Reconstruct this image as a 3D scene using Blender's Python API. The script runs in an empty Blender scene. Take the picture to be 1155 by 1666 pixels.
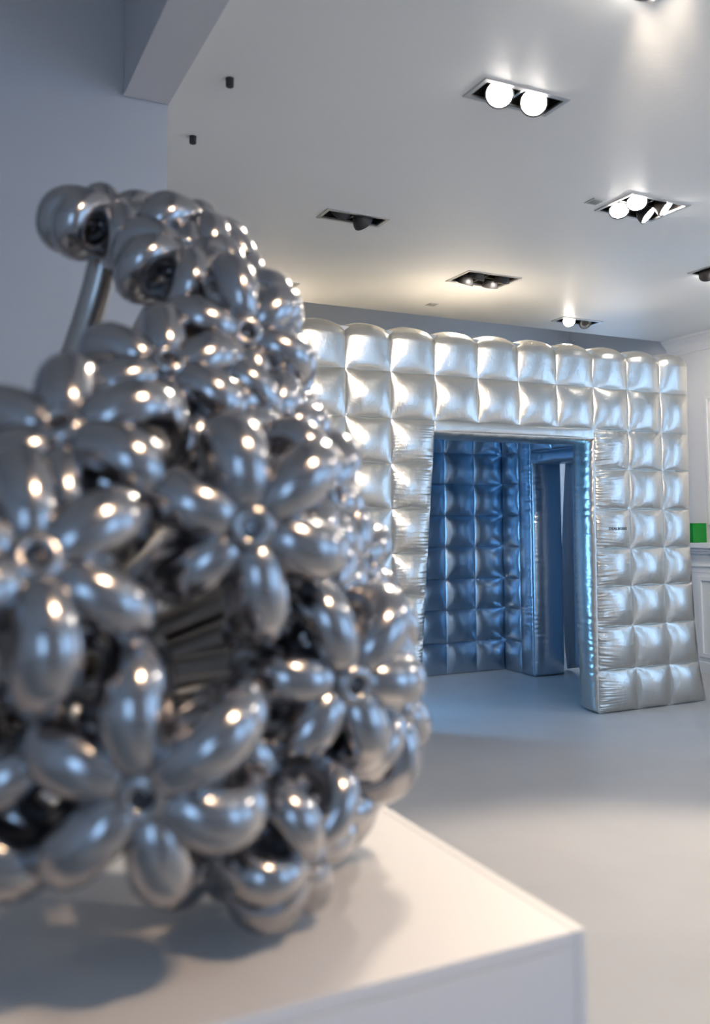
import bpy, bmesh, math, random
from mathutils import Vector, Matrix, noise

random.seed(7)
SC = bpy.context.scene
COL = SC.collection

# ------------------------------------------------------------------ camera
CAM_Z = 1.385
cam_data = bpy.data.cameras.new('camera')
cam = bpy.data.objects.new('camera', cam_data)
COL.objects.link(cam)
cam_data.sensor_fit = 'VERTICAL'
cam_data.sensor_height = 36.0
cam_data.lens = 1442.96 / 1666 * 36.0
cam_data.shift_y = (729.77 - 833.0) / 1666
cam_data.clip_start = 0.05
_r = Vector((0.90056758, -0.4346894, -0.00481207))
_u = Vector((-0.03124242, -0.07575937, 0.99663656))
_f = Vector((0.43359191, 0.89738823, 0.08180719))
cam.matrix_world = Matrix(((_r.x, _u.x, -_f.x, 0), (_r.y, _u.y, -_f.y, 0), (_r.z, _u.z, -_f.z, CAM_Z), (0, 0, 0, 1)))
cam_data.dof.use_dof = True
cam_data.dof.focus_distance = 5.7
cam_data.dof.aperture_fstop = 1.9
SC.camera = cam

# ------------------------------------------------------------------ sky, exposure
world = bpy.data.worlds.new('sky'); SC.world = world
world.use_nodes = True
bg = world.node_tree.nodes['Background']
bg.inputs[0].default_value = (0.41, 0.65, 1.0, 1)
bg.inputs[1].default_value = 3.3
SC.view_settings.view_transform = 'Standard'
SC.view_settings.look = 'None'
SC.view_settings.gamma = 1
SC.view_settings.use_curve_mapping = False
SC.view_settings.exposure = 0.08

def portal(name, loc, rot, sx, sy):
    l = bpy.data.lights.new(name, 'AREA'); l.shape = 'RECTANGLE'; l.size = sx; l.size_y = sy
    l.cycles.is_portal = True
    o = bpy.data.objects.new(name, l); COL.objects.link(o)
    o.location = loc; o.rotation_euler = rot
    return o

H = math.pi / 2
HC = 3.12                                   # ceiling height
XR, XL, YF, YB = 6.52, -3.0, -3.6, 7.9      # room extents
# window rectangles: (u0, u1, z0, z1)
WIN_FRONT = [(4.0, 6.2, 0.25, 2.95), (-2.3, -0.8, 0.5, 2.7)]      # in wall_front, u = X
WIN_RIGHT = [(-2.0, -0.6, 0.35, 2.8), (2.3, 3.7, 0.35, 2.8), (6.75, 7.7, 0.7, 2.75)]   # in wall_right, u = Y
for (a, b, c, d) in WIN_FRONT:
    portal('sky_portal', ((a+b)/2, YF-0.02, (c+d)/2), (H, 0, 0), b-a, d-c).rotation_euler = (H, 0, math.pi)
for (a, b, c, d) in WIN_RIGHT:
    portal('sky_portal', (XR+0.02, (a+b)/2, (c+d)/2), (H, 0, H), b-a, d-c)

# blue LED light washing the inside of the inflatable booth
led = bpy.data.lights.new('booth_led_light', 'AREA'); led.shape = 'RECTANGLE'; led.size = 0.25; led.size_y = 1.5
led.color = (0.16, 0.43, 0.82); led.energy = 24
led_o = bpy.data.objects.new('booth_led_light', led); COL.objects.link(led_o)
led_o.location = (2.62, 5.75, 1.15); led_o.rotation_euler = (H, 0, -H)

# ------------------------------------------------------------------ materials
def mat(name, color=(.8,.8,.8), rough=.5, metal=0.0, bump=None, spec=None, **kw):
    m = bpy.data.materials.new(name); m.use_nodes = True
    nt = m.node_tree; b = nt.nodes['Principled BSDF']
    b.inputs['Base Color'].default_value = (*color, 1)
    b.inputs['Roughness'].default_value = rough
    b.inputs['Metallic'].default_value = metal
    if spec is not None: b.inputs['Specular IOR Level'].default_value = spec
    for k, v in kw.items(): b.inputs[k.replace('_', ' ')].default_value = v
    if bump:
        tc = nt.nodes.new('ShaderNodeTexCoord'); last = None
        for (scale, stretch, strength, dist, detail) in bump:
            mp = nt.nodes.new('ShaderNodeMapping'); mp.inputs['Scale'].default_value = stretch
            nt.links.new(tc.outputs['Object'], mp.inputs[0])
            n = nt.nodes.new('ShaderNodeTexNoise'); n.inputs['Scale'].default_value = scale; n.inputs['Detail'].default_value = detail
            n.inputs['Distortion'].default_value = 0.6
            nt.links.new(mp.outputs[0], n.inputs['Vector'])
            bp = nt.nodes.new('ShaderNodeBump'); bp.inputs['Strength'].default_value = strength; bp.inputs['Distance'].default_value = dist
            nt.links.new(n.outputs['Fac'], bp.inputs['Height'])
            if last: nt.links.new(last.outputs[0], bp.inputs['Normal'])
            last = bp
        nt.links.new(last.outputs[0], b.inputs['Normal'])
    return m

def vary(m, c1, c2, scale, stretch=(1,1,1)):
    nt = m.node_tree; b = nt.nodes['Principled BSDF']
    tc = nt.nodes.new('ShaderNodeTexCoord'); mp = nt.nodes.new('ShaderNodeMapping'); mp.inputs['Scale'].default_value = stretch
    n = nt.nodes.new('ShaderNodeTexNoise'); n.inputs['Scale'].default_value = scale; n.inputs['Detail'].default_value = 5
    r = nt.nodes.new('ShaderNodeValToRGB'); r.color_ramp.elements[0].color = (*c1, 1); r.color_ramp.elements[1].color = (*c2, 1)
    r.color_ramp.elements[0].position = .3; r.color_ramp.elements[1].position = .7
    nt.links.new(tc.outputs['Object'], mp.inputs[0]); nt.links.new(mp.outputs[0], n.inputs['Vector'])
    nt.links.new(n.outputs['Fac'], r.inputs[0]); nt.links.new(r.outputs[0], b.inputs['Base Color'])
    return m

def emit(name, color, strength):
    m = bpy.data.materials.new(name); m.use_nodes = True
    b = m.node_tree.nodes['Principled BSDF']
    b.inputs['Base Color'].default_value = (.9,.9,.9,1)
    b.inputs['Emission Color'].default_value = (*color, 1); b.inputs['Emission Strength'].default_value = strength
    return m

M_WALL = vary(mat('wall_paint', (.74,.74,.75), .6, bump=[(9, (1,1,1), .05, .01, 4), (160, (1,1,1), .06, .002, 2)]), (.72,.72,.73), (.76,.76,.77), 1.5)
M_WALL_DIM = vary(mat('dimmed_wall_paint', (.58,.58,.61), .6, bump=[(9, (1,1,1), .05, .01, 4)]), (.56,.56,.59), (.60,.60,.63), 1.5)  # weaker light on the left wall and beam, put into the paint colour
M_CEIL = mat('ceiling_paint', (.80,.80,.78), .42, spec=.35, bump=[(14, (1.2,5,1), .10, .012, 6), (120, (1,3,1), .12, .002, 3)])
M_FLOOR = vary(mat('floor_vinyl', (.55,.53,.52), .42, spec=.4, bump=[(3, (1,1,1), .02, .01, 3)]), (.50,.485,.475), (.54,.525,.515), 2.2)
M_TRIM = mat('trim_paint', (.80,.80,.80), .45)
M_PED = mat('pedestal_paint', (.80,.80,.80), .45, bump=[(60, (1,1,1), .03, .002, 2)])
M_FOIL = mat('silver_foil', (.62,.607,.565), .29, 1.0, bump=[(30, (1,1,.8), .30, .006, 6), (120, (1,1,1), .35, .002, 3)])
M_FOIL_IN = mat('blue_lit_foil_lining', (.42,.50,.58), .30, 1.0, bump=[(26, (1,1,.8), .10, .006, 5)])  # same foil as outside, blue light and dimness put into its colour
M_BALLOON = mat('chrome_balloon', (.43,.425,.435), .185, 1.0, bump=[(11, (1,1,1), .02, .004, 2)])
M_STEM = mat('chrome_balloon_stem', (.50,.48,.46), .30, 1.0)
M_CURT = mat('curtain_cloth', (.32,.38,.45), .7, bump=[(200, (1,1,1), .1, .001, 2)])
M_INK = mat('black_ink', (.01,.012,.015), .6)
M_STEEL = mat('brushed_trim', (.55,.55,.54), .38, .85)
M_HOUSE = mat('dark_housing', (.055,.05,.048), .35, .6)
M_HEAD = mat('black_lamp_head', (.03,.028,.028), .5, .0)
M_REFL = mat('bright_reflector', (.85,.85,.83), .18, 1.0)
M_LIT = emit('lit_lamp', (1.0,.93,.86), 60)
M_OFF = mat('unlit_lamp_glass', (.30,.29,.27), .1, .6)
M_BLACK = mat('black_plastic', (.02,.02,.022), .4)
M_VENT = mat('grey_plate', (.30,.30,.29), .5, .2)
M_GREEN = mat('green_glass', (.0,.36,.03), .12, 0, Transmission_Weight=.35)
M_MANTEL = mat('mantel_paint', (.74,.77,.80), .45)
M_WINF = mat('window_frame_paint', (.7,.7,.7), .4)

# ------------------------------------------------------------------ helpers
def add_box(bm, x0, x1, y0, y1, z0, z1, bevel=0.0):
    v = [bm.verts.new((x, y, z)) for x in (x0, x1) for y in (y0, y1) for z in (z0, z1)]
    fs = []
    for q in ((0,1,3,2), (4,6,7,5), (0,4,5,1), (2,3,7,6), (0,2,6,4), (1,5,7,3)):
        fs.append(bm.faces.new([v[i] for i in q]))
    if bevel:
        es = list({e for f in fs for e in f.edges})
        bmesh.ops.bevel(bm, geom=es, offset=bevel, segments=2, affect='EDGES', profile=.5)

def link(name, me, m, parent=None, smooth=False):
    if m: me.materials.append(m)
    if smooth:
        for p in me.polygons: p.use_smooth = True
    o = bpy.data.objects.new(name, me); COL.objects.link(o)
    if parent: o.parent = parent
    return o

def obj(name, bm, m, parent=None, smooth=False):
    bmesh.ops.recalc_face_normals(bm, faces=bm.faces)
    me = bpy.data.meshes.new(name); bm.to_mesh(me); bm.free()
    return link(name, me, m, parent, smooth)

def box(name, m, dims, parent=None, bevel=0.0):
    bm = bmesh.new(); add_box(bm, *dims, bevel=bevel)
    return obj(name, bm, m, parent)

def empty(name, loc=(0,0,0), parent=None):
    o = bpy.data.objects.new(name, None); COL.objects.link(o)
    o.location = loc; o.empty_display_size = .1
    if parent: o.parent = parent
    return o

def tag(o, label=None, cat=None, group=None, kind=None):
    for k, v in (('label', label), ('category', cat), ('group', group), ('kind', kind)):
        if v: o[k] = v
    return o

def struct(o, label=None, cat='structure'):
    o['kind'] = 'structure'
    if label: o['label'] = label
    o['category'] = cat
    return o

def tube_mesh(name, pts, radii, sides=12, closed=False, caps=True, side_hint=None):
    """swept tube along pts with a radius at each point"""
    n = len(pts); P = [Vector(p) for p in pts]
    verts, faces = [], []
    prev = None
    for i in range(n):
        a = P[i-1] if (i or closed) else P[0]
        b = P[(i+1) % n] if (i < n-1 or closed) else P[-1]
        t = (b - a).normalized()
        if side_hint is not None: nrm = Vector(side_hint)
        else:
            if prev is None: nrm = t.orthogonal()
            else: nrm = prev
        nrm = (nrm - t * nrm.dot(t)).normalized(); prev = nrm
        bi = t.cross(nrm)
        for k in range(sides):
            w = 2*math.pi*k/sides
            verts.append(P[i] + (nrm*math.cos(w) + bi*math.sin(w)) * radii[i])
    for i in range(n if closed else n-1):
        j = (i+1) % n
        for k in range(sides):
            l = (k+1) % sides
            faces.append((i*sides+k, i*sides+l, j*sides+l, j*sides+k))
    if caps and not closed:
        faces.append(tuple(range(sides-1, -1, -1))); faces.append(tuple((n-1)*sides + k for k in range(sides)))
    me = bpy.data.meshes.new(name); me.from_pydata([tuple(v) for v in verts], [], faces); me.update()
    return me

def lathe_mesh(name, prof, sides=18):
    verts, faces = [], []
    for (r, z) in prof:
        for k in range(sides):
            w = 2*math.pi*k/sides
            verts.append((r*math.cos(w), r*math.sin(w), z))
    for i in range(len(prof)-1):
        for k in range(sides):
            l = (k+1) % sides
            faces.append((i*sides+k, i*sides+l, (i+1)*sides+l, (i+1)*sides+k))
    faces.append(tuple(range(sides-1, -1, -1))); faces.append(tuple((len(prof)-1)*sides + k for k in range(sides)))
    me = bpy.data.meshes.new(name); me.from_pydata(verts, [], faces); me.update()
    return me

def slab_with_holes(bm, u, v, w, holes, put):
    """boxes filling the rectangle u x v, thickness w, minus the holes; put(u0,u1,v0,v1,w0,w1) -> x0,x1,y0,y1,z0,z1"""
    us = sorted({*u, *[h[0] for h in holes], *[h[1] for h in holes]})
    for a, b in zip(us, us[1:]):
        blocked = sorted((h[2], h[3]) for h in holes if h[0] < b - 1e-6 and h[1] > a + 1e-6)
        cur = v[0]
        for (c, d) in blocked + [(v[1], v[1])]:
            if c > cur + 1e-6: add_box(bm, *put(a, b, cur, c, *w))
            cur = max(cur, d)

# ------------------------------------------------------------------ the room
struct(box('floor', M_FLOOR, (XL, XR, YF, YB, -.1, 0)), 'pale grey seamless gallery floor', 'floor')

# recessed fixtures: name key -> (x0, x1, y0, y1)
FIX = {
 'near_pair':  (1.931, 2.341, 2.795, 2.955),
 'lit_quad':   (3.332, 3.749, 3.493, 3.782),
 'dark_pair':  (1.961, 2.350, 4.390, 4.542),
 'dark_quad':  (3.346, 3.790, 5.093, 5.393),
 'far_pair':   (4.865, 5.290, 5.950, 6.115),
 'left_pair':  (1.993, 2.403, 5.900, 6.055),
 'edge_quad':  (4.791, 5.200, 4.220, 4.500),
 'top_quad':   (1.741, 2.151, 1.840, 2.128),
 'rear_pair':  (0.900, 1.310, -0.40, -0.24),
 'rear_pair_b': (2.6, 3.01, -0.40, -0.24),
 'fill_quad':  (4.60, 5.01, 0.85, 1.14),
}
bm = bmesh.new()
slab_with_holes(bm, (0.82, XR), (YF, 6.4), (HC, HC+.22), list(FIX.values()), lambda a,b,c,d,e,f: (a,b,c,d,e,f))
ceil = struct(obj('ceiling', bm, M_CEIL), 'white painted ceiling with recessed downlights', 'ceiling')
struct(box('ceiling_2', M_CEIL, (XL, 0.70, YF, 3.42, 3.62, 3.8)), 'higher ceiling left of the beam', 'ceiling')
struct(box('ceiling_3', M_CEIL, (0.82, XR, 6.4, YB, 3.9, 4.1)), 'higher ceiling of the alcove behind the booth', 'ceiling')
struct(box('trim_1', M_WALL_DIM, (0.646, 0.824, YF, 3.405, 3.05, 3.8)), 'white boxed ceiling beam at upper left', 'beam')
struct(box('trim_3', M_WALL, (0.82, XR, 6.35, 6.4, HC+.22, 4.1)), 'riser above the ceiling edge in front of the alcove', 'riser')
struct(box('wall_left', M_WALL_DIM, (XL, 0.822, 3.41, YB, 0, 4.1)), 'dim white wall behind the balloon flowers', 'wall')
struct(box('wall_back', M_WALL, (0.822, XR, YB, YB+.15, 0, 4.1)), 'white back wall of the alcove', 'wall')
bm = bmesh.new()
slab_with_holes(bm, (XL, XR), (0, 3.8), (YF-.18, YF), WIN_FRONT, lambda a,b,c,d,e,f: (a,b,e,f,c,d))
struct(obj('wall_front', bm, M_WALL), 'white wall behind the camera with tall windows', 'wall')
bm = bmesh.new()
slab_with_holes(bm, (YF-.18, YB+.15), (0, 4.1), (XR, XR+.18), WIN_RIGHT, lambda a,b,c,d,e,f: (e,f,a,b,c,d))
struct(obj('wall_right', bm, M_WALL), 'white panelled wall at the right edge', 'wall')
struct(box('wall_side', M_WALL, (XL-.15, XL, YF-.18, 3.41, 0, 3.8)), 'white side wall out of view', 'wall')

def window(n, kind, r):
    a, b, c, d = r
    bm = bmesh.new(); t = .05
    put = (lambda u0,u1,z0,z1: (u0,u1,YF-.12,YF-.06,z0,z1)) if kind == 'front' else (lambda u0,u1,z0,z1: (XR+.06,XR+.12,u0,u1,z0,z1))
    for q in ((a,a+t,c,d), (b-t,b,c,d), (a+t,b-t,c,c+t), (a+t,b-t,d-t,d), ((a+b)/2-.02,(a+b)/2+.02,c+t,d-t)): add_box(bm, *put(*q))
    struct(obj('window_%d' % n, bm, M_WINF), 'tall daylight window in the gallery wall', 'window')
n = 0
for r in WIN_FRONT: n += 1; window(n, 'front', r)
for r in WIN_RIGHT: n += 1; window(n, 'right', r)

# cornice along the right wall, stepped profile, mitred end seen at its far end
prof = [(0,-.15), (.018,-.15), (.022,-.128), (.03,-.118), (.034,-.10), (.05,-.07), (.075,-.048), (.088,-.04), (.09,-.026), (.108,-.022), (.112,0), (0,0)]
bm = bmesh.new()
ends = []
for y in (YF, 6.4):
    ends.append([bm.verts.new((XR-p, y, HC+z)) for p, z in prof])
for i in range(len(prof)):
    j = (i+1) % len(prof); bm.faces.new((ends[0][i], ends[0][j], ends[1][j], ends[1][i]))
bm.faces.new(ends[0]); bm.faces.new(ends[1][::-1])
struct(obj('trim_2', bm, M_TRIM), 'moulded white cornice along the right wall', 'cornice')
# picture-frame moulding on the right wall
bm = bmesh.new()
y0, y1, z0, z1 = 4.5, 5.97, 1.335, 2.53
for (w, p) in ((.05, .012), (.025, .022)):
    add_box(bm, XR-p, XR, y0, y1, z1-w, z1); add_box(bm, XR-p, XR, y0, y1, z0, z0+w)
    add_box(bm, XR-p, XR, y0, y0+w, z0+w, z1-w); add_box(bm, XR-p, XR, y1-w, y1, z0+w, z1-w)
struct(obj('trim_4', bm, M_TRIM), 'raised panel moulding on the right wall', 'moulding')

# ------------------------------------------------------------------ recessed downlights
def head_mesh(lit):
    shell = lathe_mesh('lamp_head', [(.012,.058), (.03,.055), (.046,.038), (.056,.012), (.059,-.004), (.059,-.012), (.053,-.012), (.052,-.004), (.01,.0)], 20)
    return shell
HEAD = head_mesh(True); HEAD.materials.append(M_HEAD)
for p in HEAD.polygons: p.use_smooth = True
LENS_ON = lathe_mesh('bulb', [(.001,-.012), (.03,-.0125), (.051,-.009), (.052,-.003), (.001,-.003)], 20); LENS_ON.materials.append(M_LIT)
LENS_OFF = lathe_mesh('bulb', [(.001,.012), (.03,-.001), (.051,-.009), (.052,-.003), (.001,.02)], 20); LENS_OFF.materials.append(M_OFF)

def fixture(key, heads, label, energy=0, group=None, color=(1,.83,.65), spread=1.0, blend=.6, drop=-.003):
    """heads: list of (fx, fy, aim vector, lit)"""
    x0, x1, y0, y1 = FIX[key]
    cx, cy = (x0+x1)/2, (y0+y1)/2
    name = 'quad_downlight' if len(heads) == 4 else 'twin_downlight'
    t = tag(empty(name, (cx, cy, HC)), label, 'downlight', group)
    w, d = x1-x0, y1-y0
    bm = bmesh.new(); r = .016
    for q in ((-w/2-.004, w/2+.004, -d/2-.004, -d/2+r), (-w/2-.004, w/2+.004, d/2-r, d/2+.004), (-w/2-.004, -w/2+r, -d/2+r, d/2-r), (w/2-r, w/2+.004, -d/2+r, d/2-r)):
        add_box(bm, *q, -.006, .004)
    obj('trim_frame', bm, M_STEEL, t)
    bm = bmesh.new(); hh = .14; a, b = w/2-.008, d/2-.008
    for q in ((-a, a, -b, -b+.004, 0, hh), (-a, a, b-.004, b, 0, hh), (-a, -a+.004, -b, b, 0, hh), (a-.004, a, -b, b, 0, hh), (-a, a, -b, b, hh, hh+.004)): add_box(bm, *q)
    obj('housing', bm, M_HOUSE, t)
    if len(heads) == 4:
        bm = bmesh.new(); add_box(bm, -.005, .005, -b, b, .012, .03); add_box(bm, -a, a, -.005, .005, .012, .03)
        obj('cross_bar', bm, M_HOUSE, t)
    else:
        bm = bmesh.new(); add_box(bm, -.006, .006, -b, b, .01, .05); add_box(bm, -.02, .02, b-.012, b-.004, .002, .06)
        obj('centre_bracket', bm, M_REFL, t)
    for (fx, fy, aim, lit, *dr) in heads:
        px, py = fx*w/2, fy*d/2
        q = Vector(aim).normalized().to_track_quat('-Z', 'Y')
        h = bpy.data.objects.new('lamp_head', HEAD); COL.objects.link(h); h.parent = t
        h.location = (px, py, dr[0] if dr else drop); h.rotation_mode = 'QUATERNION'; h.rotation_quaternion = q
        l = bpy.data.objects.new('bulb', LENS_ON if lit else LENS_OFF); COL.objects.link(l); l.parent = h
        g = bmesh.new(); add_box(g, px-.004, px+.004, py-.06, py-.056, .0, .06); add_box(g, px-.004, px+.004, py+.056, py+.06, .0, .06)
        obj('gimbal_arm', g, M_HOUSE, t)
        if lit and energy:
            s = bpy.data.lights.new('lamp_light', 'SPOT'); s.energy = energy; s.color = color
            s.spot_size = spread; s.spot_blend = blend; s.shadow_soft_size = .045
            so = bpy.data.objects.new('lamp_light', s); COL.objects.link(so); so.parent = h
            so.location = (0, 0, -.03)
    return t

def toward(key, target):
    x0, x1, y0, y1 = FIX[key]
    return (Vector(target) - Vector(((x0+x1)/2, (y0+y1)/2, HC)))
A1 = toward('near_pair', (0.55, 1.35, 1.0))
fixture('near_pair', [(-.42, 0, A1, True), (.42, 0, A1, True)], 'twin recessed downlight with both lamps glowing, nearest on the ceiling', energy=75, spread=.75)
A2 = toward('lit_quad', (2.3, 2.0, 0)); B2 = Vector((.45, -.55, -.70))
fixture('lit_quad', [(-.48,-.45,A2,True), (-.48,.5,A2,True), (.48,-.5,B2,True), (.48,.45,B2,True)], 'square four-lamp downlight with all lamps lit, near the right edge', energy=150, spread=1.1)
N3 = Vector((.15,.5,-.8))
fixture('dark_pair', [(-.42,0,Vector((0,.9,-.45)),False,.03), (.30,0,Vector((.75,.4,-.6)),False)], 'dark twin downlight left of centre, no lamp visibly lit', drop=-.018)
fixture('dark_quad', [(-.48,-.48,Vector((-.1,.42,-.9)),True), (-.48,.48,Vector((-.1,.42,-.9)),True), (.48,-.48,Vector((.1,.42,-.9)),True), (.48,.48,Vector((.1,.42,-.9)),True)], 'square four-lamp downlight above the booth with its lamps turned away', energy=170, spread=1.3, drop=-.018)
fixture('far_pair', [(-.42,0,Vector((-.35,-.8,-.5)),True), (.42,0,Vector((-.1,-.75,-.6)),False)], 'far twin downlight above the booth with one lamp glowing', energy=80, spread=1.2)
fixture('left_pair', [(-.42,0,Vector((.1,.42,-.9)),True), (.42,0,Vector((.1,.42,-.9)),True)], 'twin downlight mostly hidden behind the top of the balloon flowers', energy=140, spread=1.3)
W7 = toward('edge_quad', (6.5, 5.3, 1.9))
fixture('edge_quad', [(fx, fy, W7, True) for fx in (-.48, .48) for fy in (-.48, .48)], 'dark looking downlight cut off by the right edge of the photo', energy=22, spread=1.5, drop=-.018, color=(1,.9,.78))
A8 = toward('top_quad', (2.9, 5.1, 2.0)); B8 = toward('top_quad', (5.1, 5.1, 2.3))
fixture('top_quad', [(-.48,-.48,A8,True), (-.48,.48,A8,True), (.48,-.48,B8,True), (.48,.48,B8,True)], 'downlight at the top edge with only one corner showing', energy=150, spread=.7)
A9 = toward('rear_pair', (0.4, 1.6, 1.3))
fixture('rear_pair', [(-.42,0,A9,True), (.42,0,A9,True)], 'twin downlight on the ceiling behind the camera', energy=55, spread=.9, color=(1,.66,.38))
A10 = toward('rear_pair_b', (2.5, 5.1, 1.9))
fixture('rear_pair_b', [(-.42,0,A10,True), (.42,0,A10,True)], 'twin downlight behind the camera aimed at the booth', energy=140, spread=.6)

D = Vector((.1, -.1, -1)); E_ = Vector((-.35, 0, -1))
fixture('fill_quad', [(-.48,-.48,E_,True), (-.48,.48,E_,True), (.48,-.48,D,True), (.48,.48,D,True)], 'added four-lamp fill downlight out of view on the right, lighting the floor', energy=58, spread=2.3, blend=1.0, color=(1,.88,.74))  # unseen fixture added as general fill for the floor and room
# small ceiling plates and hooks
for i, (x, y, lab) in enumerate(((3.234, 3.671, 'small square grey plate beside the lit four-lamp downlight'), (3.611, 6.036, 'tiny square grey plate on the ceiling just above the booth'))):
    t = tag(empty('ceiling_plate', (x, y, HC)), lab, 'ceiling plate')
    bm = bmesh.new(); add_box(bm, -.04, .04, -.042, .042, -.005, 0, bevel=.002); obj('plate', bm, M_STEEL, t)
    bm = bmesh.new()
    for k in range(4): add_box(bm, -.028, .028, -.028+k*.016, -.02+k*.016, -.008, -.004)
    obj('grille', bm, M_VENT, t)
for (x, y, lab) in ((1.022, 3.229, 'black ceiling peg nearer the beam, larger of two'), (1.033, 3.804, 'black ceiling peg farther back, smaller looking of two')):
    t = tag(empty('ceiling_peg', (x, y, HC)), lab, 'ceiling peg')
    link('peg_body', lathe_mesh('peg_body', [(.013,-.034), (.0155,-.032), (.016,0), (.016,.002)], 16), M_BLACK, t)
    link('peg_flange', lathe_mesh('peg_flange', [(.0165,-.003), (.017,0), (.017,.001)], 16), M_BLACK, t)

# ------------------------------------------------------------------ inflatable booth
def lerp(a, b, t): return a + (b-a)*t
def cell_height(s, t, B, px=.5, pt=.5):
    a = max(0.0, 1-(2*s-1)**2); b = max(0.0, 1-(2*t-1)**2)
    return B * (a**px) * (b**pt)

def wrinkle(s, t, w, h, seed, amps):
    """puckers that run away from each seam: amps = left, right, bottom, top (metres)"""
    o = 0.0
    x, y = s*w, t*h
    l, r, b, tp = amps
    if b: o += b * math.exp(-y/.045) * noise.noise(Vector((x*42 + y*10*math.sin(x*9+seed), y*7, seed)))
    if tp: o += tp * math.exp(-(h-y)/.04) * noise.noise(Vector((x*42 + (h-y)*9, y*6, seed+9)))
    if l: o += l * math.exp(-x/.055) * noise.noise(Vector((x*5, y*75 + x*9*math.sin(y*9+seed), seed+5)))
    if r: o += r * math.exp(-(w-x)/.055) * noise.noise(Vector((x*5, y*75, seed+7)))
    o += .0022 * noise.noise(Vector((x*9, y*9, seed+3)))
    return o

def quilt(name, P, nrm, B, nx, ny, parent, m, seed, amps=(.002,.002,.006,.004), px=.5, pt=.5, inward=0.0):
    """a bulging panel between four corners P = (bottom left, bottom right, top right, top left) seen from outside"""
    P = [Vector(p) for p in P]; nrm = Vector(nrm)
    w = ((P[1]-P[0]).length + (P[2]-P[3]).length)/2; h = ((P[3]-P[0]).length + (P[2]-P[1]).length)/2
    verts, faces = [], []
    for j in range(ny+1):
        t = (1-math.cos(math.pi*j/ny))/2 if ny < 60 else j/ny
        for i in range(nx+1):
            s = (1-math.cos(math.pi*i/nx))/2
            q = lerp(lerp(P[0], P[1], s), lerp(P[3], P[2], s), t)
            e = min(1.0, 8*min(s, 1-s, t, 1-t) + .0)
            hgt = cell_height(s, t, B, px, pt) + wrinkle(s, t, w, h, seed, amps) * e**.5
            verts.append(tuple(q + nrm*hgt))
    for j in range(ny):
        for i in range(nx):
            a = j*(nx+1)+i; faces.append((a, a+1, a+nx+2, a+nx+1))
    me = bpy.data.meshes.new(name); me.from_pydata(verts, [], faces); me.update()
    return link(name, me, m, parent, True)

YFc = 5.083                                  # plane of the front seams
ROWS = [0.004, .30, .61, .90, 1.175, 1.464, 1.76, 2.055, 2.365, 2.655]
COLS = [2.05, 2.39, 2.717, 3.053, 3.398, 3.739, 4.074, 4.408, 4.74, 5.067, 5.37]
def pw(z, pts):
    for (a, b), (c, d) in zip(pts, pts[1:]):
        if z <= c: return lerp(b, d, (z-a)/(c-a))
    return pts[-1][1]
def col_x(i, z):
    if i == 3 and z < 2.0: return lerp(2.895, 3.048, z/1.99)
    if i == 7 and z < 2.0: return lerp(4.389, 4.412, z/1.99)
    if i == 10: return pw(z, [(0, 5.44), (.3, 5.375), (.65, 5.345), (1.2, 5.325), (2.05, 5.345), (2.66, 5.365)])
    if i in (8, 9): return COLS[i] + (.012 if z < .31 else 0) - .012*math.sin(math.pi*min(1, z/2))
    return COLS[i]

booth = tag(empty('inflatable_booth', (3.73, 6.1, 0)), 'silver foil inflatable booth of quilted padded walls with blue-lit doorway', 'inflatable booth')
booth.matrix_world.translation
OFF = Vector((3.73, 6.1, 0))
inv = Matrix.Translation(-OFF)
def under(o):
    """child built in world coordinates: shift it into the booth's frame"""
    o.data.transform(inv) if o.parent is booth else None
    return o

# front wall: core walls with pillows sewn on
bm = bmesh.new()
add_box(bm, 2.06, 2.88, YFc+.012, 5.335, .004, 2.64)
add_box(bm, 4.45, 5.34, YFc+.012, 5.335, .004, 2.64)
add_box(bm, 2.88, 4.45, YFc+.012, 5.335, 2.0, 2.64)
# sloping inner cheek of the left pier
q = [bm.verts.new(p) for p in ((2.88,YFc+.012,.004), (2.895,YFc+.012,.004), (3.048,YFc+.012,2.0), (2.88,YFc+.012,2.0), (2.88,5.335,.004), (2.895,5.335,.004), (3.048,5.335,2.0), (2.88,5.335,2.0))]
for f in ((0,1,2,3), (4,7,6,5), (1,5,6,2), (0,4,5,1), (2,6,7,3)): bm.faces.new([q[i] for i in f])
front = under(obj('front_wall', bm, M_FOIL, booth))
def wcell(parent, *a, **k):
    o = quilt(*a[:1], *a[1:5+1], parent, *a[6:], **k)
    o.data.transform(inv)
    return o
seed = 1
SKIN = {}
for j in range(8):
    z0, z1 = ROWS[j], ROWS[j+1]
    for i in range(10):
        if 3 <= i <= 6 and j < 7: continue
        z1c = z1
        P = [(col_x(i, z0), YFc, z0), (col_x(i+1, z0), YFc, z0), (col_x(i+1, z1), YFc, z1), (col_x(i, z1), YFc, z1)]
        amps = [.003, .003, .013, .009]
        B = .050; px = .72; pt = .68
        if i == 2 and j < 7: amps[1] = .010
        if i == 7 and j < 7: amps[0] = .020; 
        if i == 9: amps[1] = .008; B = .046
        if j == 0: B = .05
        if j == 8: amps[3] = .003
        nx, ny = (22, 22)
        if i in (2, 7) and j < 7: nx, ny = 26, 84
        SKIN[(i, j)] = (seed, tuple(amps))
        o = quilt('quilted_cell', P, (0,-1,0), B, nx, ny, front, M_FOIL, seed, tuple(amps), px, pt)
        o.data.transform(inv); seed += 1.37
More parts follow.
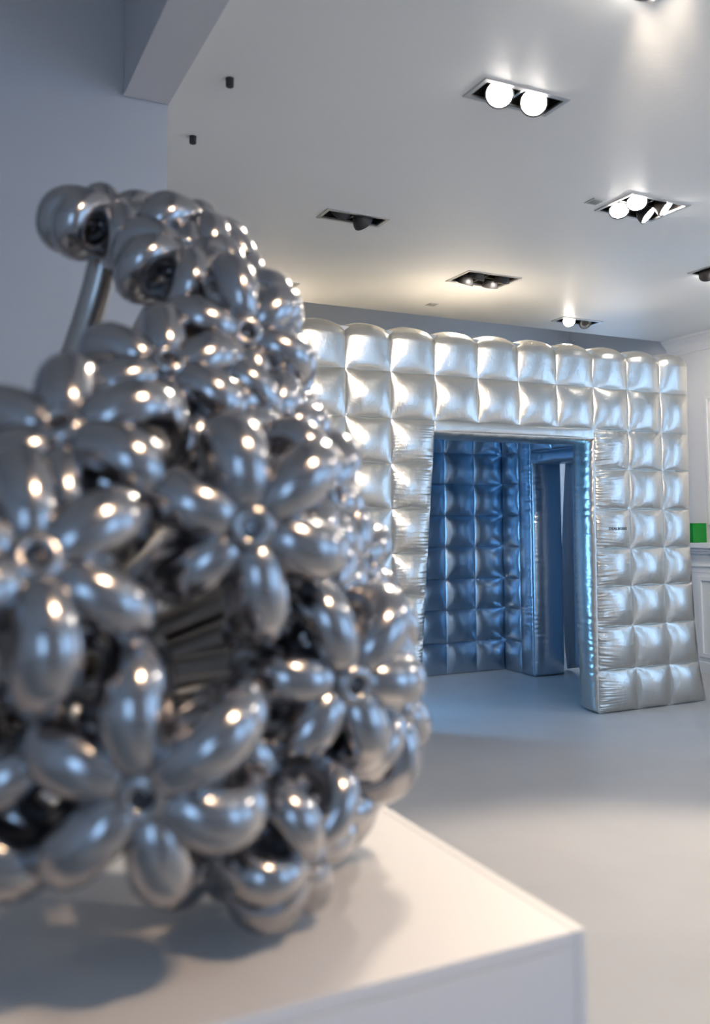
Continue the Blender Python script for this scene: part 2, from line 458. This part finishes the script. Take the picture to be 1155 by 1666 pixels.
# top row: each pillow rolls over the upper edge onto the roof without a seam
PATH = [(0, 2.365), (0, 2.44), (0, 2.52), (0, 2.575), (.008, 2.605), (.03, 2.628), (.07, 2.64), (.15, 2.645), (.26, 2.645), (.367, 2.645)]
def top_cell(i, seed, right_end=False):
    nx, sub = 22, 4
    path = []
    for (a, b) in zip(PATH, PATH[1:]):
        for k in range(sub): path.append((lerp(a[0], b[0], k/sub), lerp(a[1], b[1], k/sub)))
    path.append(PATH[-1])
    cum = [0]
    for a, b in zip(path, path[1:]): cum.append(cum[-1] + math.hypot(b[0]-a[0], b[1]-a[1]))
    verts, faces = [], []
    for jj, (yy, zz) in enumerate(path):
        a, b = path[max(0, jj-3)], path[min(len(path)-1, jj+3)]
        ty, tz = b[0]-a[0], b[1]-a[1]; l = math.hypot(ty, tz); ny_, nz_ = -tz/l, ty/l
        t = cum[jj]/cum[-1]
        for ii in range(nx+1):
            s = (1-math.cos(math.pi*ii/nx))/2
            h = .046 * (max(0, 1-(2*s-1)**2)**.8) * (max(0, 1-(2*t-1)**2)**.5)
            h += wrinkle(s, t, .335, .62, seed, (.006, .006, .012, 0)) * min(1, 8*min(s, 1-s, t, 1-t))
            x = lerp(col_x(i, zz), col_x(i+1, zz), s)
            verts.append((x-OFF.x, YFc+yy+ny_*h-OFF.y, zz+nz_*h))
    for jj in range(len(path)-1):
        for ii in range(nx):
            a = jj*(nx+1)+ii; faces.append((a, a+1, a+nx+2, a+nx+1))
    me = bpy.data.meshes.new('quilted_cell'); me.from_pydata(verts, [], faces); me.update()
    return link('quilted_cell', me, M_FOIL, front, True)
for i in range(10): top_cell(i, 40+i*1.7)
# lintel band under the top rows and its puckered underside
o = quilt('lintel_band', [(3.045,YFc,1.985), (4.415,YFc,1.985), (4.408,YFc,2.055), (3.05,YFc,2.055)], (0,-1,0), .012, 60, 8, front, M_FOIL, seed, (0,0,.004,.002)); o.data.transform(inv)
o = quilt('lintel_underside', [(3.04,5.335,1.985), (4.43,5.335,1.985), (4.415,YFc,1.985), (3.045,YFc,1.985)], (0,0,-1), .045, 110, 20, front, M_FOIL, seed+2, (0,0,.010,.014), .12, .5); o.data.transform(inv)
# door cheeks
o = quilt('jamb', [(4.389,YFc,.004), (4.443,5.335,.004), (4.43,5.335,1.985), (4.412,YFc,1.985)], (-1,0,0), .058, 20, 150, front, M_FOIL, seed+4, (.024,.024,.008,.004), .5, .12); o.data.transform(inv)
o = quilt('jamb', [(2.895,5.335,.004), (2.895,YFc,.004), (3.048,YFc,1.985), (3.048,5.335,1.985)], (1,0,0), .008, 20, 150, front, M_FOIL, seed+5, (.008,.010,.006,.004), .5, .12); o.data.transform(inv)

# printed lettering on the right pier, laid on the pillow's surface
cu = bpy.data.curves.new('lettering', 'FONT'); cu.body = 'DEALBODES'; cu.size = .034; cu.offset = .0010; cu.space_character = 1.12; cu.resolution_u = 3
tmp = bpy.data.objects.new('lettering_src', cu); COL.objects.link(tmp)
bpy.context.view_layer.update()
me = bpy.data.meshes.new_from_object(tmp.evaluated_get(bpy.context.evaluated_depsgraph_get()))
bpy.data.objects.remove(tmp)
bm = bmesh.new(); bm.from_mesh(me); bmesh.ops.triangulate(bm, faces=bm.faces)
bmesh.ops.subdivide_edges(bm, edges=[e for e in bm.edges if e.calc_length() > .008], cuts=1)
bm.to_mesh(me); bm.free()
xs = [v.co.x for v in me.vertices]; W = max(xs)-min(xs)
z0, z1 = ROWS[4], ROWS[5]
for v in me.vertices:
    X = 4.489 + (v.co.x-min(xs))/W*.172; Z = 1.313 + v.co.y*.84
    s = (X-col_x(7, Z))/(col_x(8, Z)-col_x(7, Z)); t = (Z-z0)/(z1-z0)
    sd, am = SKIN[(7, 4)]
    hgt = cell_height(s, t, .050, .72, .68) + wrinkle(s, t, col_x(8, Z)-col_x(7, Z), z1-z0, sd, am)
    v.co = Vector((X, YFc - hgt - .0015, Z)) - OFF
link('lettering', me, M_INK, front)

# outer right end, left and right side walls, back wall, roof
bm = bmesh.new(); add_box(bm, 2.06, 2.38, 5.345, 7.3, .004, 2.64); left = under(obj('left_wall', bm, M_FOIL, booth))
IR = [.004, .28, .573, .852, 1.144, 1.432, 1.722, 2.008, 2.30]
yc = [5.345 + (6.98-5.345)*k/5 for k in range(6)]
for a, b in zip(yc, yc[1:]):
    for c, d in zip(IR, IR[1:]):
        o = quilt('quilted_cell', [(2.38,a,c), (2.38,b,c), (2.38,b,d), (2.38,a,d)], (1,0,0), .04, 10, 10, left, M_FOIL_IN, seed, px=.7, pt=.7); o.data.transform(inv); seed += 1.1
yo = [5.09, 5.40, 5.78, 6.16, 6.54, 6.92, 7.30]
for a, b in zip(yo, yo[1:]):
    for c, d in zip(ROWS, ROWS[1:]):
        o = quilt('quilted_cell', [(2.055,b,c), (2.055,a,c), (2.055,a,d), (2.055,b,d)], (-1,0,0), .05, 10, 10, left, M_FOIL, seed, px=.7, pt=.7); o.data.transform(inv); seed += 1.1
bm = bmesh.new(); add_box(bm, 2.39, 5.26, 7.0, 7.3, .004, 2.64); back = under(obj('back_wall', bm, M_FOIL_IN, booth))
bx = [4.931-.322*k for k in range(8)][::-1] ; bx[0] = 2.40; bx[-1] = 4.925
for a, b in zip(bx, bx[1:]):
    for c, d in zip(IR, IR[1:]):
        vis = b > 3.9
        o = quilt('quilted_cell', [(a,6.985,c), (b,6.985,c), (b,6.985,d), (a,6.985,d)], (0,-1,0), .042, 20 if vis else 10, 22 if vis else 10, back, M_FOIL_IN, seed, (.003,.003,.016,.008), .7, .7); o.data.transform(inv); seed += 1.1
# right side wall with the exit doorway: rear pier, exit lintel
bm = bmesh.new(); add_box(bm, 4.935, 5.245, 6.545, 6.99, .004, 2.64); add_box(bm, 4.935, 5.245, 5.34, 6.545, 1.93, 2.64); add_box(bm, 4.935, 5.3, 5.34, 5.5, .004, 1.93)
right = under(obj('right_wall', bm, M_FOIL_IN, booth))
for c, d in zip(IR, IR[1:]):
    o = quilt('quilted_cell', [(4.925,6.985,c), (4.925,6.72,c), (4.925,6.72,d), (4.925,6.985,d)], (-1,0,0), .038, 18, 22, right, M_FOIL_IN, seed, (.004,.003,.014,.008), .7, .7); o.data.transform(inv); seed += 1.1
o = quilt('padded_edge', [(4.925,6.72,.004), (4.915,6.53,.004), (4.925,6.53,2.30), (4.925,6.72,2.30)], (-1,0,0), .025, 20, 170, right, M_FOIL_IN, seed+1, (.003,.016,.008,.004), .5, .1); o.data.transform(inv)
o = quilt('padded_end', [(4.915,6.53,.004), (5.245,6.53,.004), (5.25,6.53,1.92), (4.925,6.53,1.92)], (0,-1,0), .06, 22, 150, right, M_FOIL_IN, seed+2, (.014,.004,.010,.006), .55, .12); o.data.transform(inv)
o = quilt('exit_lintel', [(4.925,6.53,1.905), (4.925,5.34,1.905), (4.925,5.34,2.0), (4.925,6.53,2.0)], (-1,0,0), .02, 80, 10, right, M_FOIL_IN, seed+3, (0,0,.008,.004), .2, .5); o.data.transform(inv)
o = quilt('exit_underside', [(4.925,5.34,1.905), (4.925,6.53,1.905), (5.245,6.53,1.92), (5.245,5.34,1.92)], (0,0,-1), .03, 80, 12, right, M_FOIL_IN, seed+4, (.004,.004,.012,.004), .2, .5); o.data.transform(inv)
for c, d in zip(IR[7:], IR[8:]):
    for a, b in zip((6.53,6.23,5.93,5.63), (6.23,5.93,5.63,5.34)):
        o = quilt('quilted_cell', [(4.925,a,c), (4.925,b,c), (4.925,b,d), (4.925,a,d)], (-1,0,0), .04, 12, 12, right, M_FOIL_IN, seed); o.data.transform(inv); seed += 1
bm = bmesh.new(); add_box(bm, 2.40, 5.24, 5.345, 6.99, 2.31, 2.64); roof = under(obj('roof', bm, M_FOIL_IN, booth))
ry = [YFc, 5.45, 5.82, 6.19, 6.56, 6.93, 7.3]
for j, (c, d) in list(enumerate(zip(ry, ry[1:])))[1:]:
    for i in range(10):
        a, b = COLS[i], COLS[i+1]
        o = quilt('quilted_cell', [(a,c,2.655), (b,c,2.655), (b,d,2.655), (a,d,2.655)], (0,0,1), .05 if j else .042, 12, 12, roof, M_FOIL, seed, (.001,.001,.002,.002)); o.data.transform(inv); seed += 1
# curtain hung over the exit
def curtain_edge(z): return pw(z, [(0, 6.69), (.2, 6.715), (.5, 6.735), (1.1, 6.735), (1.5, 6.705), (1.93, 6.655)])
verts, faces = [], []
nu, nv = 40, 24
for side in (0, 1):
    for j in range(nv+1):
        for i in range(nu+1):
            s = i/nu; t = j/nv
            zb = lerp(.012, .055, min(1, s*6)) ; z = lerp(zb, 1.925, t)
            y = lerp(curtain_edge(z), 5.45, s)
            x = 5.40 + .018*math.sin(s*21+.6) + .008*math.sin(s*47+z*.7) + side*.006
            verts.append((x-OFF.x, y-OFF.y, z))
n1 = (nu+1)*(nv+1)
for j in range(nv):
    for i in range(nu):
        a = j*(nu+1)+i; faces.append((a, a+nu+1, a+nu+2, a+1)); faces.append((n1+a, n1+a+1, n1+a+nu+2, n1+a+nu+1))
for j in range(nv):
    for i in (0, nu):
        a = j*(nu+1)+i; faces.append((a, n1+a, n1+a+nu+1, a+nu+1))
for i in range(nu):
    faces.append((i, i+1, n1+i+1, n1+i)); a = nv*(nu+1)+i; faces.append((a, n1+a, n1+a+1, a+1))
me = bpy.data.meshes.new('curtain'); me.from_pydata(verts, [], faces); me.update()
c = link('curtain', me, M_CURT, booth, True); c['label'] = 'dull slate curtain over the inner exit'
bm = bmesh.new(); add_box(bm, 5.25, 5.42, 5.40, 6.68, 1.92, 1.945)
obj('curtain_header', bm, M_CURT, booth).data.transform(inv)

# ------------------------------------------------------------------ mantelpiece on the right wall
mt = tag(empty('mantelpiece', (6.45, 5.4, 0)), 'painted mantelpiece against the wall at the right edge', 'mantelpiece')
IM = Matrix.Translation((-6.45, -5.4, 0))
def mbox(name, parts, m=M_MANTEL, bev=.004, parent=None):
    bm = bmesh.new()
    for p in parts: add_box(bm, *p, bevel=bev)
    o = obj(name, bm, m, parent or mt); o.data.transform(IM)
    return o
mbox('mantel_shelf', [(6.31, XR, 4.35, 6.25, 1.13, 1.175)])
mbox('bed_moulding', [(6.345, XR, 4.39, 6.21, 1.10, 1.13), (6.365, XR, 4.41, 6.19, 1.075, 1.10)])
mbox('frieze', [(6.40, XR, 4.45, 6.15, .90, 1.075), (6.385, XR, 4.44, 6.16, .955, .975)])
for (a, b) in ((5.55, 6.13), (4.47, 5.05)):
    leg = mbox('pilaster', [(6.405, XR, a, b, .0, .90)])
    f = .045
    A, Bq = a+.1, b-.1
    mbox('panel_moulding', [(6.388, 6.407, A, A+f, .14, .87), (6.388, 6.407, Bq-f, Bq, .14, .87), (6.388, 6.407, A+f, Bq-f, .83, .87), (6.388, 6.407, A+f, Bq-f, .14, .18)], parent=leg)
    mbox('plinth', [(6.39, XR, a-.01, b+.01, .0, .10)], parent=leg)
mbox('firebox', [(6.49, XR, 5.05, 5.55, .0, .90)], M_HOUSE)

# green glass vase on the mantel shelf
vz = tag(empty('glass_vase', (6.40, 6.07, 1.175)), 'square green glass vase on the mantelpiece beside the booth', 'vase')
bm = bmesh.new(); w, t, h = .085, .014, .172
for q in ((-w, w, -w, -w+t), (-w, w, w-t, w), (-w, -w+t, -w+t, w-t), (w-t, w, -w+t, w-t)): add_box(bm, *q, .0, h)
add_box(bm, -w+t, w-t, -w+t, w-t, 0, .02)
obj('vase_body', bm, M_GREEN, vz)
bm = bmesh.new()
for q in ((-w-.002, w+.002, -w-.002, -w+t), (-w-.002, w+.002, w-t, w+.002), (-w-.002, -w+t, -w+t, w-t), (w-t, w+.002, -w+t, w-t)): add_box(bm, *q, h, h+.006)
obj('rim', bm, M_GREEN, vz)

# ------------------------------------------------------------------ pedestal
pd = tag(empty('pedestal', (.1, 1.5, 0)), 'white square-edged display pedestal under the balloon flowers', 'pedestal')
IP = Matrix.Translation((-.1, -1.5, 0))
X0, X1, Y0, Y1, ZT = -1.0, .872, 1.052, 2.02, .80
def pbox(name, d, bev=.0015):
    bm = bmesh.new(); add_box(bm, *d, bevel=bev); o = obj(name, bm, M_PED, pd); o.data.transform(IP); return o
pbox('top_panel', (X0+.02, X1-.0185, Y0, Y1-.02, ZT-.02, ZT))
pbox('side_panel', (X1-.0175, X1, Y0, Y1, 0, ZT))
pbox('side_panel', (X0, X0+.0185, Y0, Y1, 0, ZT))
pbox('front_panel', (X0+.02, X1-.0185, Y0, Y0+.02, 0, ZT-.021))
pbox('back_panel', (X0+.02, X1-.0185, Y1-.0185, Y1, 0, ZT))

HUB = (0.076, 1.870, 1.004)
FLOWERS = [
    (0.396, 1.169, 1.383, -0.19, -0.978, -0.08, -0.924, 0.151, 0.353, 1, 6),
    (0.109, 1.101, 1.322, 0.039, -0.923, 0.382, -0.055, 0.38, 0.924, 1, 6),
    (0.176, 1.244, 1.475, -0.358, -0.748, 0.559, 0.145, 0.547, 0.825, 1, 6),
    (0.253, 1.109, 1.083, -0.291, -0.94, -0.179, -0.176, -0.132, 0.976, 1, 6),
    (0.53, 1.607, 1.73, -0.082, -0.994, 0.076, -0.949, 0.101, 0.3, 1, 6),
    (0.57, 1.261, 1.151, 0.083, -0.994, -0.073, -0.982, -0.094, 0.163, 1, 6),
    (0.69, 1.367, 1.072, 0.753, -0.653, 0.076, 0.045, -0.063, -0.997, 0.95, 6),
    (0.646, 1.411, 1.303, 0.601, -0.769, 0.218, -0.695, -0.638, -0.331, 0.9, 6),
    (0.479, 1.214, 0.931, 0.499, -0.808, -0.314, -0.542, -0.008, -0.84, 0.8, 6),
    (0.474, 1.84, 1.916, 0.103, -0.65, 0.753, -0.806, 0.389, 0.446, 1, 6),
    (0.353, 1.998, 2.045, 0.068, -0.455, 0.888, -0.925, 0.305, 0.227, 1, 6),
    (0.542, 1.964, 2.033, 0.351, -0.474, 0.807, -0.765, 0.352, 0.539, 1, 6),
    (0.588, 1.843, 1.885, 0.581, -0.661, 0.475, -0.497, 0.174, 0.85, 0.95, 6),
    (0.644, 1.77, 1.777, 0.747, -0.653, 0.125, -0.174, -0.01, 0.985, 0.95, 6),
    (0.623, 1.682, 1.632, 0.739, -0.651, 0.174, -0.447, -0.667, -0.597, 0.95, 6),
    (0.36, 1.499, 1.618, -0.073, -0.844, 0.532, -0.793, 0.373, 0.482, 1, 6),
    (0.421, 1.506, 1.579, 0.132, -0.888, 0.441, 0.981, 0.18, 0.068, 0.9, 6),
    (0.547, 1.526, 1.546, 0.463, -0.829, 0.315, -0.652, -0.078, 0.754, 0.95, 6),
    (0.576, 1.39, 1.42, 0.574, -0.803, 0.161, -0.342, -0.056, 0.938, 0.95, 6),
    (0.725, 1.472, 1.204, 0.737, -0.612, 0.287, -0.296, 0.09, 0.951, 0.9, 6),
    (0.47, 1.29, 1.007, 0.33, -0.908, -0.257, -0.932, -0.27, -0.241, 0.9, 6),
    (0.692, 1.444, 0.952, 0.693, -0.641, -0.33, 0.296, -0.163, 0.941, 0.9, 6),
    (0.016, 1.328, 1.403, -0.09, -0.802, 0.591, 0.959, -0.231, -0.167, 1, 6),
    (0.046, 1.235, 1.044, -0.596, -0.784, -0.176, 0.65, -0.599, 0.467, 1, 6),
    (0.402, 1.33, 0.92, 0.077, -0.857, -0.509, 0.667, -0.335, 0.666, 0.8, 6),
    (0.572, 1.353, 1.233, 0.213, -0.967, 0.138, 0.366, 0.21, 0.907, 0.95, 6),
]

# ------------------------------------------------------------------ balloon bouquet
# each petal is one bubble bent into a closed loop, pinched where it is twisted onto the flower's heart
def petal_mesh():
    pts, rad = [], []
    n = 28
    for k in range(n):
        w = 2*math.pi*k/n
        c, s = math.cos(w), math.sin(w)
        sc_ = math.copysign(abs(c)**.86, c); ss_ = math.copysign(abs(s)**.86, s)
        r = .078 + .048*sc_
        z = .043*ss_*(1 + .10*c) - .008*c
        pinch = max(0.0, -c)
        pts.append((r, 0, z)); rad.append(.0365*(1 - .50*pinch**14) * (1 + .04*c))
    me = tube_mesh('petal', pts, rad, sides=14, closed=True, side_hint=(0, 1, 0))
    me.materials.append(M_BALLOON)
    for p in me.polygons: p.use_smooth = True
    return me
PETAL = petal_mesh()
HEART = lathe_mesh('flower_heart', [(.006,-.02), (.016,-.012), (.028,.008), (.037,.032), (.0385,.048), (.034,.065), (.027,.074), (.021,.077), (.0155,.0755), (.0125,.069), (.0115,.058), (.009,.048), (.003,.046)], 20)
HEART.materials.append(M_BALLOON)
for p in HEART.polygons: p.use_smooth = True

bq = tag(empty('balloon_bouquet', HUB), 'large bouquet of silver balloon flowers resting on the white pedestal', 'balloon sculpture')
hub = Vector(HUB)
for k, (x, y, z, ax, ay, az, ux, uy, uz, sc, npet) in enumerate(FLOWERS):
    P = Vector((x, y, z)); A = Vector((ax, ay, az)).normalized(); U = Vector((ux, uy, uz)); U = (U - A*U.dot(A)).normalized(); V = A.cross(U)
    R = Matrix(((U.x, V.x, A.x), (U.y, V.y, A.y), (U.z, V.z, A.z)))
    fl = empty('balloon_flower', P-hub, bq)
    fl.rotation_mode = 'QUATERNION'; fl.rotation_quaternion = R.to_quaternion(); fl.scale = (sc, sc, sc)
    h = bpy.data.objects.new('flower_heart', HEART); COL.objects.link(h); h.parent = fl
    rnd = random.Random(k*17+3)
    for i in range(npet):
        p = bpy.data.objects.new('petal', PETAL); COL.objects.link(p); p.parent = fl
        s = rnd.uniform(.95, 1.05)
        p.rotation_euler = (rnd.uniform(-.10, .10), rnd.uniform(-.16, .06), 2*math.pi*i/npet + rnd.uniform(-.07, .07))
        p.scale = (s, rnd.uniform(1.02, 1.12), s)
    # long stem from the back of the flower to the gathered base
    root = hub + Vector((rnd.uniform(-.09, .05), rnd.uniform(-.05, .10), rnd.uniform(-.07, .07)))
    S0 = P - A*.03*sc; n = 18
    L = (root-S0).length
    C1 = S0 - A*L*.30; C2 = root + (S0-root)*.35
    pts, rad = [], []
    for i in range(n+1):
        t = i/n
        b = S0*(1-t)**3 + C1*3*t*(1-t)**2 + C2*3*t*t*(1-t) + root*t**3
        pts.append(R.transposed() @ (b - P) / sc); rad.append((.034 if 0 < i < n else .022)/sc)
    link('stem', tube_mesh('stem', pts, rad, sides=14), M_STEM, fl, True)
